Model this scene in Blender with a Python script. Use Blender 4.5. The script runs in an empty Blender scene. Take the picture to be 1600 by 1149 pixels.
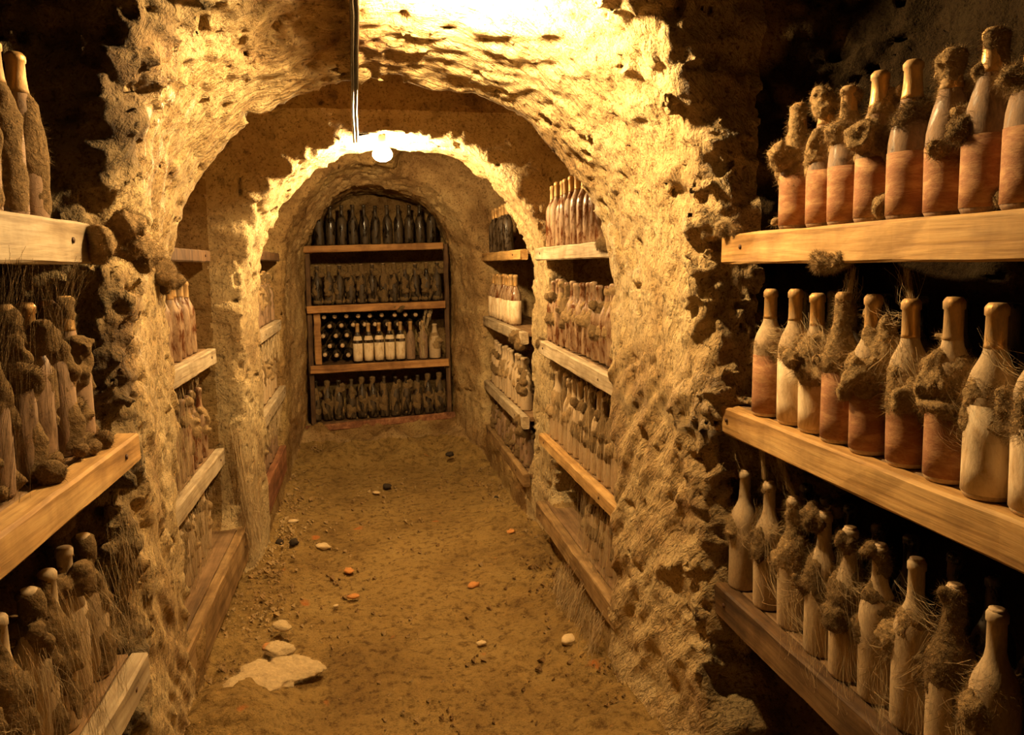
import bpy, math, random
import numpy as np
from mathutils import Vector, Matrix

S = bpy.context.scene
COL = S.collection
rng = np.random.RandomState(7)
random.seed(7)

# ------------------------------------------------------------------ camera, world, lamps, exposure
YAW, PITCH, ROLL, FPX = math.radians(10.6), math.radians(5.6), math.radians(0.8), 1200.0
fw = Vector((math.sin(YAW)*math.cos(PITCH), math.cos(YAW)*math.cos(PITCH), -math.sin(PITCH)))
r0 = Vector((math.cos(YAW), -math.sin(YAW), 0)); u0 = r0.cross(fw)
rt = r0*math.cos(ROLL) - u0*math.sin(ROLL); up = u0*math.cos(ROLL) + r0*math.sin(ROLL)
camd = bpy.data.cameras.new('camera'); cam = bpy.data.objects.new('camera', camd); COL.objects.link(cam)
cam.matrix_world = Matrix(((rt.x, up.x, -fw.x, 0), (rt.y, up.y, -fw.y, 0), (rt.z, up.z, -fw.z, 1.44), (0, 0, 0, 1)))
camd.sensor_fit = 'HORIZONTAL'; camd.sensor_width = 36.0; camd.lens = FPX/1600*36
camd.shift_y = -44.5/1600; camd.clip_start = 0.02
S.camera = cam
w = bpy.data.worlds.new('world'); S.world = w; w.use_nodes = True
w.node_tree.nodes['Background'].inputs[0].default_value = (1, .6, .3, 1)
w.node_tree.nodes['Background'].inputs[1].default_value = 0.002
S.view_settings.view_transform = 'Standard'; S.view_settings.look = 'None'
S.view_settings.gamma = 1; S.view_settings.use_curve_mapping = False
S.view_settings.exposure = 0.0
WARM = (1.0, .665, .295)
LAMP1 = (.26, 1.88, 2.115)
LAMP2 = (.09, 3.73, 1.965)
BULB1, BULB2 = 2400.0, 1500.0       # radiance of the two lit bulbs, the only lights of the cellar

# ------------------------------------------------------------------ helpers
def tag(o, label=None, cat=None, group=None, kind=None):
    if label: o['label'] = label
    if cat: o['category'] = cat
    if group: o['group'] = group
    if kind: o['kind'] = kind
    return o
def empty(name, loc=(0, 0, 0), rz=0):
    o = bpy.data.objects.new(name, None); COL.objects.link(o); o.location = loc; o.rotation_euler = (0, 0, rz)
    o.empty_display_size = .05; return o
def mk(name, me, parent=None, loc=(0, 0, 0)):
    o = bpy.data.objects.new(name, me); COL.objects.link(o)
    if parent: o.parent = parent
    o.location = loc; return o
def copy_tree(o, parent=None):
    c = o.copy(); COL.objects.link(c)
    for k in ('label', 'category', 'group'):
        if parent is None and k in c: del c[k]
    if parent: c.parent = parent
    for ch in list(o.children): copy_tree(ch, c)
    return c
class MB:
    def __init__(s): s.v = []; s.f = []
    def add(s, v, f):
        n = len(s.v); s.v += [tuple(p) for p in v]; s.f += [tuple(i+n for i in q) for q in f]; return s
    def lathe(s, prof, seg=20, a0=0, a1=2*math.pi, c=(0, 0, 0)):
        full = abs(a1-a0-2*math.pi) < 1e-6; m = seg if full else seg+1; v = []; f = []
        for r, z in prof:
            for k in range(m):
                a = a0+(a1-a0)*k/seg; v.append((c[0]+r*math.cos(a), c[1]+r*math.sin(a), c[2]+z))
        for i in range(len(prof)-1):
            for k in range(seg):
                k2 = (k+1) % m
                f.append((i*m+k, i*m+k2, (i+1)*m+k2, (i+1)*m+k))
        return s.add(v, f)
    def board(s, p0, p1, wob=.002, nl=14, bev=.004, seed=0):
        """wooden board between corners, slightly uneven, long axis = longest side"""
        rr = random.Random(seed); d = [p1[i]-p0[i] for i in range(3)]; L = max(range(3), key=lambda i: d[i])
        a, b = [i for i in range(3) if i != L]; v = []; f = []
        bev = min(bev, d[a]*.3, d[b]*.3)
        ring = [(bev, 0), (d[a]-bev, 0), (d[a], bev), (d[a], d[b]-bev), (d[a]-bev, d[b]), (bev, d[b]), (0, d[b]-bev), (0, bev)]
        for i in range(nl+1):
            o1, o2 = rr.uniform(-wob, wob), rr.uniform(-wob, wob)
            for (x, y) in ring:
                q = [0, 0, 0]; q[L] = p0[L]+d[L]*i/nl + (rr.uniform(-wob, wob) if i in (0, nl) else 0)
                q[a] = p0[a]+x+o1*.6+rr.uniform(-wob, wob)*.5; q[b] = p0[b]+y+rr.uniform(-wob, wob)*.5
                v.append(q)
        for i in range(nl):
            for k in range(8):
                f.append((i*8+k, i*8+(k+1) % 8, (i+1)*8+(k+1) % 8, (i+1)*8+k))
        f.append(tuple(range(7, -1, -1))); f.append(tuple(nl*8+k for k in range(8)))
        return s.add(v, f)
    def tube(s, pts, r, seg=6):
        v = []; f = []; n = len(pts); pts = [Vector(p) for p in pts]
        rs = r if isinstance(r, (list, tuple)) else [r]*n
        for i, p in enumerate(pts):
            t = (pts[min(i+1, n-1)]-pts[max(i-1, 0)]).normalized()
            x = t.orthogonal().normalized() if i == 0 else (x - t*x.dot(t)).normalized()
            y = t.cross(x)
            for k in range(seg):
                a = 2*math.pi*k/seg; v.append(p+(x*math.cos(a)+y*math.sin(a))*rs[i])
        for i in range(n-1):
            for k in range(seg):
                f.append((i*seg+k, i*seg+(k+1) % seg, (i+1)*seg+(k+1) % seg, (i+1)*seg+k))
        f.append(tuple(range(seg-1, -1, -1))); f.append(tuple((n-1)*seg+k for k in range(seg)))
        return s.add(v, f)
    def mesh(s, name, mat, smooth=True):
        me = bpy.data.meshes.new(name); me.from_pydata([tuple(p) for p in s.v], [], s.f); me.materials.append(mat)
        import bmesh
        bm = bmesh.new(); bm.from_mesh(me); bmesh.ops.recalc_face_normals(bm, faces=bm.faces); bm.to_mesh(me); bm.free()
        if smooth: me.polygons.foreach_set('use_smooth', [True]*len(me.polygons))
        return me
def np_mesh(name, v, quads, mat, normals=None):
    me = bpy.data.meshes.new(name); n = len(quads); k = quads.shape[1] if n else 4
    me.vertices.add(len(v)); me.vertices.foreach_set('co', v.astype(np.float32).ravel())
    me.loops.add(n*k); me.loops.foreach_set('vertex_index', quads.astype(np.int32).ravel())
    me.polygons.add(n); me.polygons.foreach_set('loop_start', np.arange(0, n*k, k, dtype=np.int32))
    me.update(calc_edges=True)
    me.polygons.foreach_set('use_smooth', np.ones(n, dtype=bool))
    me.materials.append(mat)
    if normals is not None: me.normals_split_custom_set_from_vertices(normals.astype(np.float32))
    me.update(); return me

# vectorised value noise in [-1,1]
TAB = rng.uniform(-1, 1, (64, 64, 64)).astype(np.float32)
def vn(x, y, z, seed=0):
    x = x+seed*7.31; y = y+seed*3.17; z = z+seed*5.71
    xi = np.floor(x).astype(np.int32); yi = np.floor(y).astype(np.int32); zi = np.floor(z).astype(np.int32)
    fx = x-xi; fy = y-yi; fz = z-zi
    fx = fx*fx*(3-2*fx); fy = fy*fy*(3-2*fy); fz = fz*fz*(3-2*fz)
    x0 = xi & 63; x1 = (xi+1) & 63; y0 = yi & 63; y1 = (yi+1) & 63; z0 = zi & 63; z1 = (zi+1) & 63
    T = TAB
    a = T[x0, y0, z0]*(1-fx)+T[x1, y0, z0]*fx; b = T[x0, y1, z0]*(1-fx)+T[x1, y1, z0]*fx
    c = T[x0, y0, z1]*(1-fx)+T[x1, y0, z1]*fx; d = T[x0, y1, z1]*(1-fx)+T[x1, y1, z1]*fx
    return (a*(1-fy)+b*fy)*(1-fz)+(c*(1-fy)+d*fy)*fz
def sstep(a, b, x):
    t = np.clip((x-a)/(b-a), 0, 1); return t*t*(3-2*t)

def surfnets(F, org, h):
    """naive surface nets; F<0 is the side the normals point to"""
    s = F < 0
    cnt = np.zeros(tuple(n-1 for n in F.shape), np.int8)
    for dx in (0, 1):
        for dy in (0, 1):
            for dz in (0, 1):
                cnt += s[dx:F.shape[0]-1+dx, dy:F.shape[1]-1+dy, dz:F.shape[2]-1+dz]
    act = (cnt > 0) & (cnt < 8)
    ix, iy, iz = np.nonzero(act); n = len(ix)
    idx = np.full(act.shape, -1, np.int32); idx[ix, iy, iz] = np.arange(n)
    acc = np.zeros((n, 3), np.float32); num = np.zeros(n, np.float32)
    cor = {}
    for c in [(i, j, k) for i in (0, 1) for j in (0, 1) for k in (0, 1)]:
        cor[c] = F[ix+c[0], iy+c[1], iz+c[2]]
    for c in cor:
        for ax in range(3):
            if c[ax]: continue
            c2 = list(c); c2[ax] = 1; c2 = tuple(c2)
            a, b = cor[c], cor[c2]; m = (a < 0) != (b < 0)
            t = np.where(m, a/np.where(m, a-b, 1), 0)
            p = np.array(c, np.float32)[None].repeat(n, 0); p[:, ax] += t
            acc += p*m[:, None]; num += m
    v = acc/num[:, None]+np.stack([ix, iy, iz], 1)
    v = v*h+np.array(org, np.float32)
    quads = []
    for ax in range(3):
        sl0 = [slice(1, -1)]*3; sl1 = [slice(1, -1)]*3
        sl0[ax] = slice(0, -1); sl1[ax] = slice(1, None)
        A = s[tuple(sl0)]; B = s[tuple(sl1)]
        ex = np.nonzero(A != B)
        e = [ex[0], ex[1], ex[2]]
        for q in range(3):
            if q != ax: e[q] = e[q]+1
        u, w_ = [(1, 2), (2, 0), (0, 1)][ax]
        def cell(du, dw):
            c = [e[0].copy(), e[1].copy(), e[2].copy()]; c[u] = c[u]-du; c[w_] = c[w_]-dw
            return idx[c[0], c[1], c[2]]
        Q = np.stack([cell(1, 1), cell(0, 1), cell(0, 0), cell(1, 0)], 1)
        sg = A[ex]  # inside(neg) on low side -> want normal toward low side
        Q[sg] = Q[sg][:, ::-1]
        quads.append(Q)
    return v, np.concatenate(quads)
def vert_normals(v, q):
    nf = np.cross(v[q[:, 2]]-v[q[:, 0]], v[q[:, 3]]-v[q[:, 1]]); N = np.zeros_like(v)
    for k in range(4):
        for c in range(3): N[:, c] += np.bincount(q[:, k], nf[:, c], len(v))
    return N/np.maximum(np.linalg.norm(N, axis=1, keepdims=True), 1e-12)

# ------------------------------------------------------------------ materials
def new_mat(name):
    m = bpy.data.materials.new(name); m.use_nodes = True; nt = m.node_tree; b = nt.nodes['Principled BSDF']
    return m, nt, b
def nd(nt, t, **k):
    n = nt.nodes.new(t)
    for a, b in k.items():
        if a.startswith('i_'):
            key = a[2:]; n.inputs[int(key) if key.isdigit() else key.replace('_', ' ')].default_value = b
        else: setattr(n, a, b)
    return n
def noise(nt, co, scale, detail=4, rough=.6, dist=0.0):
    n = nd(nt, 'ShaderNodeTexNoise', i_Scale=scale, i_Detail=detail, i_Roughness=rough, i_Distortion=dist); nt.links.new(co, n.inputs['Vector']); return n
def ramp(nt, fac, stops):
    r = nt.nodes.new('ShaderNodeValToRGB'); e = r.color_ramp.elements
    while len(e) < len(stops): e.new(.5)
    for q, (p, c) in zip(e, stops): q.position = p; q.color = (*c, 1) if len(c) == 3 else c
    nt.links.new(fac, r.inputs[0]); return r
def mixc(nt, fac, a, b, mode='MIX'):
    m = nt.nodes.new('ShaderNodeMix'); m.data_type = 'RGBA'; m.blend_type = mode
    for s_, val in ((m.inputs[0], fac), (m.inputs[6], a), (m.inputs[7], b)):
        if hasattr(val, 'is_linked') or hasattr(val, 'node'): nt.links.new(val, s_)
        elif isinstance(val, (tuple, list)): s_.default_value = (*val, 1)
        else: s_.default_value = val
    return m.outputs[2]
def bump(nt, b, h, strength, dist, prev=None):
    n = nd(nt, 'ShaderNodeBump', i_Strength=strength, i_Distance=dist); nt.links.new(h, n.inputs['Height'])
    if prev: nt.links.new(prev, n.inputs['Normal'])
    nt.links.new(n.outputs[0], b.inputs['Normal']); return n.outputs[0]
def objco(nt, sc=(1, 1, 1)):
    t = nt.nodes.new('ShaderNodeTexCoord'); mp = nt.nodes.new('ShaderNodeMapping'); mp.inputs['Scale'].default_value = sc
    nt.links.new(t.outputs['Object'], mp.inputs[0]); return mp.outputs[0]

def rock_mat(name, lo, mid, hi, wet=0.0, stroke=None, dark=.5):
    m, nt, b = new_mat(name); co = objco(nt)
    n1 = noise(nt, co, 3.2, 6, .65, .4); n2 = noise(nt, co, 19, 6, .7, .3); n3 = noise(nt, co, 80, 4, .75)
    c = ramp(nt, n1.outputs[0], [(.30, lo), (.48, mid), (.68, hi)]).outputs[0]
    c2 = ramp(nt, n2.outputs[0], [(.28, (.42, .33, .26)), (.5, (1, 1, 1)), (.8, (1.0, .98, .9))]).outputs[0]
    c = mixc(nt, dark, c, c2, 'MULTIPLY')
    c3 = ramp(nt, n3.outputs[0], [(.36, (.22, .15, .1)), (.47, (1, 1, 1))]).outputs[0]
    c = mixc(nt, .75, c, c3, 'MULTIPLY')
    at = nd(nt, 'ShaderNodeAttribute', attribute_name='painted_shade')  # painted shade: takes the rock colour down to near black
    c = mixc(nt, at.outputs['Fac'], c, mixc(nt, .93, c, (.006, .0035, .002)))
    nt.links.new(c, b.inputs['Base Color'])
    nw = noise(nt, objco(nt, (1, 1, .45)), 3.7, 3, .6)
    rr = ramp(nt, nw.outputs[0], [(.52, (.92,)*3), (.66, (.92-wet,)*3)]); nt.links.new(rr.outputs[0], b.inputs['Roughness'])
    b.inputs['Specular IOR Level'].default_value = .5 if wet > .2 else .06
    p = bump(nt, b, n2.outputs[0], .7, .03)
    p = bump(nt, b, n3.outputs[0], .8, .012, p)
    if stroke:
        at = nd(nt, 'ShaderNodeAttribute', attribute_name='flow'); mp = nt.nodes.new('ShaderNodeMapping'); mp.inputs['Scale'].default_value = stroke; nt.links.new(at.outputs['Vector'], mp.inputs[0])
        ns = noise(nt, mp.outputs[0], 1, 3, .6, .8); p = bump(nt, b, ns.outputs[0], .9, .02, p)
    return m
M = {}
M['rock'] = rock_mat('tan_rock', (.22, .125, .05), (.40, .26, .115), (.56, .41, .2), 0.0)
M['arch'] = rock_mat('arch_rock', (.26, .14, .05), (.57, .40, .18), (.70, .54, .28), .62, (9, 55, 30), .65)
M['arch2'] = rock_mat('far_arch_rock', (.38, .25, .11), (.56, .41, .2), (.66, .52, .28), .4, (12, 75, 40))
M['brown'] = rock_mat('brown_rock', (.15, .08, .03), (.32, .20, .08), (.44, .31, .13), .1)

def floor_mat():
    m, nt, b = new_mat('trodden_earth'); co = objco(nt)
    n1 = noise(nt, co, 2.1, 6, .7, .5); n2 = noise(nt, co, 26, 6, .75); n3 = noise(nt, co, 130, 3, .7); n4 = noise(nt, co, 7.5, 2, .5)
    c = ramp(nt, n1.outputs[0], [(.3, (.22, .13, .04)), (.5, (.37, .235, .075)), (.7, (.45, .30, .105))]).outputs[0]
    c2 = ramp(nt, n2.outputs[0], [(.36, (.3, .22, .15)), (.5, (1, 1, 1)), (.7, (1.15, 1.1, 1.0))]).outputs[0]; c = mixc(nt, .8, c, c2, 'MULTIPLY')
    c3 = ramp(nt, n3.outputs[0], [(.30, (.3, .25, .2)), (.42, (1, 1, 1)), (.7, (1, 1, 1)), (.78, (1.5, 1.35, 1.15))]).outputs[0]; c = mixc(nt, .6, c, c3, 'MULTIPLY')
    s4 = ramp(nt, n4.outputs[0], [(.70, (0, 0, 0)), (.76, (1, 1, 1))]).outputs[0]
    c = mixc(nt, s4, c, (.55, .2, .05)); nt.links.new(c, b.inputs['Base Color']); b.inputs['Roughness'].default_value = .9
    b.inputs['Specular IOR Level'].default_value = .2
    p = bump(nt, b, n2.outputs[0], .9, .03); bump(nt, b, n3.outputs[0], .8, .010, p); return m
M['floor'] = floor_mat()

def wood_mat(name, a, b_, c_, axis=1, grime=.4):
    m, nt, b = new_mat(name); sc = [28, 28, 28]; sc[axis] = 1.6
    n1 = noise(nt, objco(nt, sc), 1, 5, .65, .5); n2 = noise(nt, objco(nt), 9, 4, .6); n3 = noise(nt, objco(nt, [4*x for x in sc]), 1, 2, .5)
    c = ramp(nt, n1.outputs[0], [(.32, a), (.5, b_), (.68, c_)]).outputs[0]
    g = ramp(nt, n2.outputs[0], [(.36, (.3, .24, .19)), (.56, (1, 1, 1))]).outputs[0]; c = mixc(nt, grime, c, g, 'MULTIPLY')
    g = ramp(nt, n3.outputs[0], [(.3, (.5, .42, .35)), (.5, (1, 1, 1))]).outputs[0]; c = mixc(nt, .5, c, g, 'MULTIPLY')
    nt.links.new(c, b.inputs['Base Color']); b.inputs['Roughness'].default_value = .72
    b.inputs['Specular IOR Level'].default_value = .3
    p = bump(nt, b, n1.outputs[0], .45, .006); bump(nt, b, n3.outputs[0], .3, .002, p); return m
M['wood'] = wood_mat('pale_yellow_wood', (.30, .16, .05), (.50, .30, .105), (.62, .41, .17))
M['wood_grey'] = wood_mat('dusty_grey_wood', (.30, .22, .13), (.48, .38, .24), (.60, .50, .34))
M['wood_x'] = wood_mat('orange_back_wood', (.26, .12, .04), (.42, .21, .07), (.52, .29, .11), 0, .6)
M['wood_dk'] = wood_mat('dark_old_wood', (.06, .03, .015), (.13, .07, .03), (.2, .11, .05), 2, .6)
M['wood_red'] = wood_mat('reddish_rotten_wood', (.14, .055, .025), (.27, .11, .05), (.40, .20, .09), 1, .6)
M['wood_earth'] = wood_mat('earth_caked_board', (.16, .09, .035), (.30, .185, .075), (.42, .28, .13), 1, .6)
M['wood_low'] = wood_mat('dark_damp_board', (.05, .025, .01), (.12, .065, .025), (.22, .13, .055), 1, .7)
M['plank'] = wood_mat('shelf_plank_wood', (.12, .07, .03), (.22, .13, .06), (.32, .2, .1))

def dusty(name, glass, dust, amount, rough=.12, metal=0, streak=(30, 30, 12)):
    m, nt, b = new_mat(name)
    oi = nt.nodes.new('ShaderNodeObjectInfo'); co = nt.nodes.new('ShaderNodeTexCoord'); mp = nt.nodes.new('ShaderNodeMapping')
    mp.inputs['Scale'].default_value = streak; nt.links.new(co.outputs['Object'], mp.inputs[0])
    mul = nd(nt, 'ShaderNodeVectorMath', operation='ADD'); nt.links.new(mp.outputs[0], mul.inputs[0])
    sc = nd(nt, 'ShaderNodeVectorMath', operation='SCALE'); sc.inputs[0].default_value = (37, 53, 71); nt.links.new(oi.outputs['Random'], sc.inputs['Scale']); nt.links.new(sc.outputs[0], mul.inputs[1])
    n1 = noise(nt, mul.outputs[0], 1, 5, .7, .5); n2 = noise(nt, mul.outputs[0], 7, 3, .7)
    lo = .72-amount*.5
    f = ramp(nt, n1.outputs[0], [(max(lo-.12, 0), (0, 0, 0)), (min(lo+.1, 1), (1, 1, 1))]).outputs[0]
    dc = mixc(nt, n2.outputs[0], tuple(x*.55 for x in dust), tuple(min(1, x*1.3) for x in dust))
    c = mixc(nt, f, glass, dc); nt.links.new(c, b.inputs['Base Color'])
    rr = nd(nt, 'ShaderNodeMapRange'); nt.links.new(f, rr.inputs[0]); rr.inputs[3].default_value = rough; rr.inputs[4].default_value = .85
    nt.links.new(rr.outputs[0], b.inputs['Roughness'])
    if metal:
        mr = nd(nt, 'ShaderNodeMapRange'); nt.links.new(f, mr.inputs[0]); mr.inputs[3].default_value = metal; mr.inputs[4].default_value = 0; nt.links.new(mr.outputs[0], b.inputs['Metallic'])
    bump(nt, b, n2.outputs[0], .35, .002); return m
M['glass_dusty'] = dusty('dusty_brown_glass', (.03, .012, .005), (.30, .19, .11), .62)
M['glass_pale'] = dusty('pale_dust_on_glass', (.05, .025, .012), (.52, .38, .22), .85)
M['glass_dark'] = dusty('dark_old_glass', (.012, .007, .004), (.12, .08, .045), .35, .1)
M['glass_amber'] = dusty('amber_glossy_glass', (.10, .028, .008), (.40, .27, .15), .42, .08)
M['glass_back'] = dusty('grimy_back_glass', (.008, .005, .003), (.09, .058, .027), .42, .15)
M['foil'] = dusty('dull_gold_foil', (.62, .36, .12), (.42, .27, .12), .45, .36, .75)
M['label'] = dusty('stained_paper_label', (.52, .30, .13), (.34, .15, .065), .55, .8, 0, (22, 22, 60))
M['label_cream'] = dusty('cream_paper_label', (.78, .62, .40), (.55, .36, .18), .3, .8)
M['cork'] = dusty('pale_cap_end', (.60, .42, .24), (.3, .2, .1), .3, .5)
def plain(name, c, rough=.9, sp=.2, sc=40, var=.45, bs=.5):
    m, nt, b = new_mat(name); n = noise(nt, objco(nt), sc, 4, .7)
    cc = mixc(nt, n.outputs[0], tuple(x*(1-var) for x in c), tuple(x*(1+var) for x in c)); nt.links.new(cc, b.inputs['Base Color'])
    b.inputs['Roughness'].default_value = rough; b.inputs['Specular IOR Level'].default_value = sp
    bump(nt, b, n.outputs[0], bs, .006); return m
M['mould'] = plain('woolly_mould', (.31, .21, .10), .95, .1, 110, .75, 1.0)
M['mould_dk'] = plain('dark_woolly_mould', (.17, .11, .05), .95, .1, 110, .75, 1.0)
M['web'] = plain('dusty_web', (.48, .36, .2), .9, .1)
M['white_mould'] = plain('white_floor_mould', (.52, .39, .21), .9, .1, 60, .5, .8)
M['clod'] = plain('dark_clod', (.04, .028, .018), .9, .2)
M['chip'] = plain('orange_chip', (.55, .24, .07), .85, .2)
M['chip_pale'] = plain('pale_chip', (.62, .46, .25), .85, .2)
M['wire'] = plain('glossy_black_cable', (.04, .032, .022), .22, .6)
M['brass'] = plain('lamp_socket', (.06, .05, .04), .35, .5)
M['nail'] = plain('rusty_nail', (.07, .03, .015), .6, .4)
def emis(name, col, st):
    m, nt, b = new_mat(name); b.inputs['Emission Color'].default_value = (*col, 1); b.inputs['Emission Strength'].default_value = st
    n = noise(nt, objco(nt), 5); cc = mixc(nt, n.outputs[0], (.9, .85, .7), (1, .95, .85)); nt.links.new(cc, b.inputs['Base Color']); return m
M['bulb1'] = emis('lit_near_bulb', WARM, BULB1); M['bulb2'] = emis('lit_far_bulb', WARM, BULB2)

# ------------------------------------------------------------------ the cave: void distance field
def box(x, y, z, x0, x1, y0, y1, z0, z1, r=.08):
    qx = np.abs(x-(x0+x1)/2)-(x1-x0)/2+r; qy = np.abs(y-(y0+y1)/2)-(y1-y0)/2+r; qz = np.abs(z-(z0+z1)/2)-(z1-z0)/2+r
    return np.sqrt(np.maximum(qx, 0)**2+np.maximum(qy, 0)**2+np.maximum(qz, 0)**2)+np.minimum(np.maximum(qx, np.maximum(qy, qz)), 0)-r
def arch(x, z, c, a, sp, b, p=2.0):
    dx = np.abs(x-c); dz = np.maximum(z-sp, 0)
    return np.where(z < sp, dx-a, (((dx/a)**p+(dz/b)**p)**(1/p)-1)*(.75*a))
def lerp(y, ys, vs): return np.interp(y, ys, vs).astype(np.float32)
def smin(a, b, k):
    h_ = np.clip(.5+.5*(b-a)/k, 0, 1); return b*(1-h_)+a*h_-k*h_*(1-h_)
YK = [-1.5, 1.7, 1.78, 2.47, 3.6, 3.65, 3.97, 4.1, 5.3, 5.85, 6.6]
CK = [.15, .15, .155, .105, .12, .15, .17, .13, .13, .08, .08]
AK = [.68, .68, .675, .69, .75, .72, .70, .68, .67, .55, .55]
BK = [.90, .90, .90, .70, .72, .76, .73, .80, .80, .60, .60]
def cave(x, y, z):
    yv = y
    c = lerp(yv, YK, CK); a = lerp(yv, YK, AK); b = lerp(yv, YK, BK)
    cor = np.maximum(arch(x, z, c, a, 1.30, b, lerp(yv, [1.8, 2.4], [2.7, 2.05])), np.maximum(-1.25-y, y-5.88))
    near = box(x, y, z, -1.0, 1.32, -1.25, 1.80, .10, 2.50, .30)
    b2 = box(x, y, z, -.98, 1.24, 2.47, 3.66, .22, 2.32, .16)
    b3r = box(x, y, z, .2, 1.16, 4.02, 5.38, .27, 2.22, .14)
    b3l = box(x, y, z, -.86, .2, 4.02, 5.02, .27, 2.22, .14)
    alc = np.maximum(arch(x, z, .085, .555, 1.45, .57), np.maximum(np.maximum(5.6-y, y-6.36), .25-z))
    cav = np.sqrt(((x-.24)/1.7)**2+((y-1.90)/1.1)**2+(z-2.08)**2)-.17
    cor = smin(cor, cav, .06)
    f = smin(cor, near, .05); f = smin(f, b2, .03); f = smin(f, smin(b3r, b3l, .05), .04); f = smin(f, alc, .03)
    # trodden floor with banked earth along the walls and rubble at the back
    edge = sstep(.42, .02, np.minimum(x+.56, .84-x))
    g = .05*edge*(.7+.5*vn(x*4, y*4, z*0, 3)) + .16*sstep(5.15, 5.85, y)*(1+.45*vn(x*6, y*6, z*0, 17)+.25*vn(x*15, y*15, z*0, 18))+.012*vn(x*5, y*5, z*0, 1)
    g = g+.005*vn(x*22, y*22, z*0, 8)*(1+3*edge)+.0035*vn(x*45, y*45, z*0, 19)*(1+2*edge)
    g = g+.10*sstep(.28, 0, np.sqrt(((x+.45)/1.0)**2+((y-2.35)/1.3)**2))
    f = np.maximum(f, g-z)
    return f
def cave_noise(x, y, z):
    d = .024*vn(x*3.1, y*3.1, z*3.1, 1)+.013*vn(x*8, y*8, z*8, 2)+.009*vn(x*19, y*19, z*19, 3)
    c4 = vn(x*37, y*37, z*37, 15); c5 = vn(x*61, y*61, z*61, 16)
    calm = 1-.62*np.maximum(sstep(1.92, 2.05, y)*sstep(2.56, 2.50, y), sstep(3.60, 3.68, y)*sstep(4.2, 4.05, y))
    d = d*calm+.0065*np.abs(c4)+.0042*c5-.003
    # crumbly outer edges of the near arch
    e1 = sstep(.30, .0, np.abs(y-1.76))*sstep(.2, .6, z)
    d += e1*(.030*vn(x*11, y*11, z*11, 4)-.075*np.maximum(vn(x*24, y*24, z*24, 5)-.22, 0)+.014*c4+.010*c5)
    # small pits
    d -= .07*np.maximum(vn(x*27, y*27, z*27, 6)-.50, 0)*sstep(.25, .5, z)
    # pick strokes on the arches: along the curve above, slanting below
    s = np.arctan2(z-1.25, x-.13)*.7
    hi = sstep(1.0, 1.35, z)
    st = vn(s*7+y*3, y*24-s*9, (z+x)*5, 7)*hi
    lo = vn((y-z)*6, (y+z)*24, x*6, 9)*(1-hi)
    inar = np.maximum(sstep(1.7, 1.9, y)*sstep(2.6, 2.45, y), .0)
    d += inar*(.012*np.abs(st)-.004+.014*lo)
    in2 = sstep(3.5, 3.62, y)*sstep(4.1, 4.0, y)
    d += in2*(.014*vn(s*5, y*30-s*16, (z+x)*9, 10)*hi+.014*vn(z*7, y*30+z*8, x*14, 11)*(1-hi))
    # layered ledges on the reveal of the near right recess
    lay = sstep(1.45, 1.7, y)*sstep(.84, .93, x)*sstep(1.35, .9, z)
    d += lay*(.030*vn(x*5, y*5, z*26, 12)+.012*vn(x*12, y*12, z*55, 13))
    d = d*sstep(.02, .16, z)*1.0+0*z
    return d
HG = .0128
X0, X1, Y0, Y1, Z0, Z1 = -1.20, 1.50, -1.45, 6.56, -.12, 2.70
gx = np.arange(X0, X1, HG, dtype=np.float32); gy = np.arange(Y0, Y1, HG, dtype=np.float32); gz = np.arange(Z0, Z1, HG, dtype=np.float32)
F = np.empty((len(gx), len(gy), len(gz)), np.float32)
for j0 in range(0, len(gy), 60):
    yy = gy[j0:j0+60]; x, y, z = np.meshgrid(gx, yy, gz, indexing='ij')
    f = cave(x, y, z).astype(np.float32)
    m = np.abs(f) < .13
    f[m] += cave_noise(x[m], y[m], z[m]).astype(np.float32)
    F[:, j0:j0+60] = f
V, Q = surfnets(F, (X0, Y0, Z0), HG); del F
N = vert_normals(V, Q)
FC = V[Q].mean(1); FN = N[Q].mean(1)
cx, cy, cz = FC.T
cls = np.zeros(len(Q), np.int8)                       # 0 left 1 right 2 ceiling 3 floor 4 back 5..7 arches 8 front
cls[cx > .13] = 1
cls[(cz > 2.0)] = 2
cls[(cy > 1.70) & (cy < 2.50) & (cx > -.72) & (cx < .98) & (cz < 2.3)] = 5
cls[(cy > 3.58) & (cy < 4.06) & (cx > -.70) & (cx < 1.0) & (cz < 2.15)] = 6
cls[(cy > 5.34) & (cz < 2.3)] = 7
cls[(cy > 5.80)] = 4
cls[cy < -1.0] = 8
cls[(cz < .16) & (FN[:, 2] > .45) & (cx > -.66) & (cx < .92) & (cy < 5.75)] = 3
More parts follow.
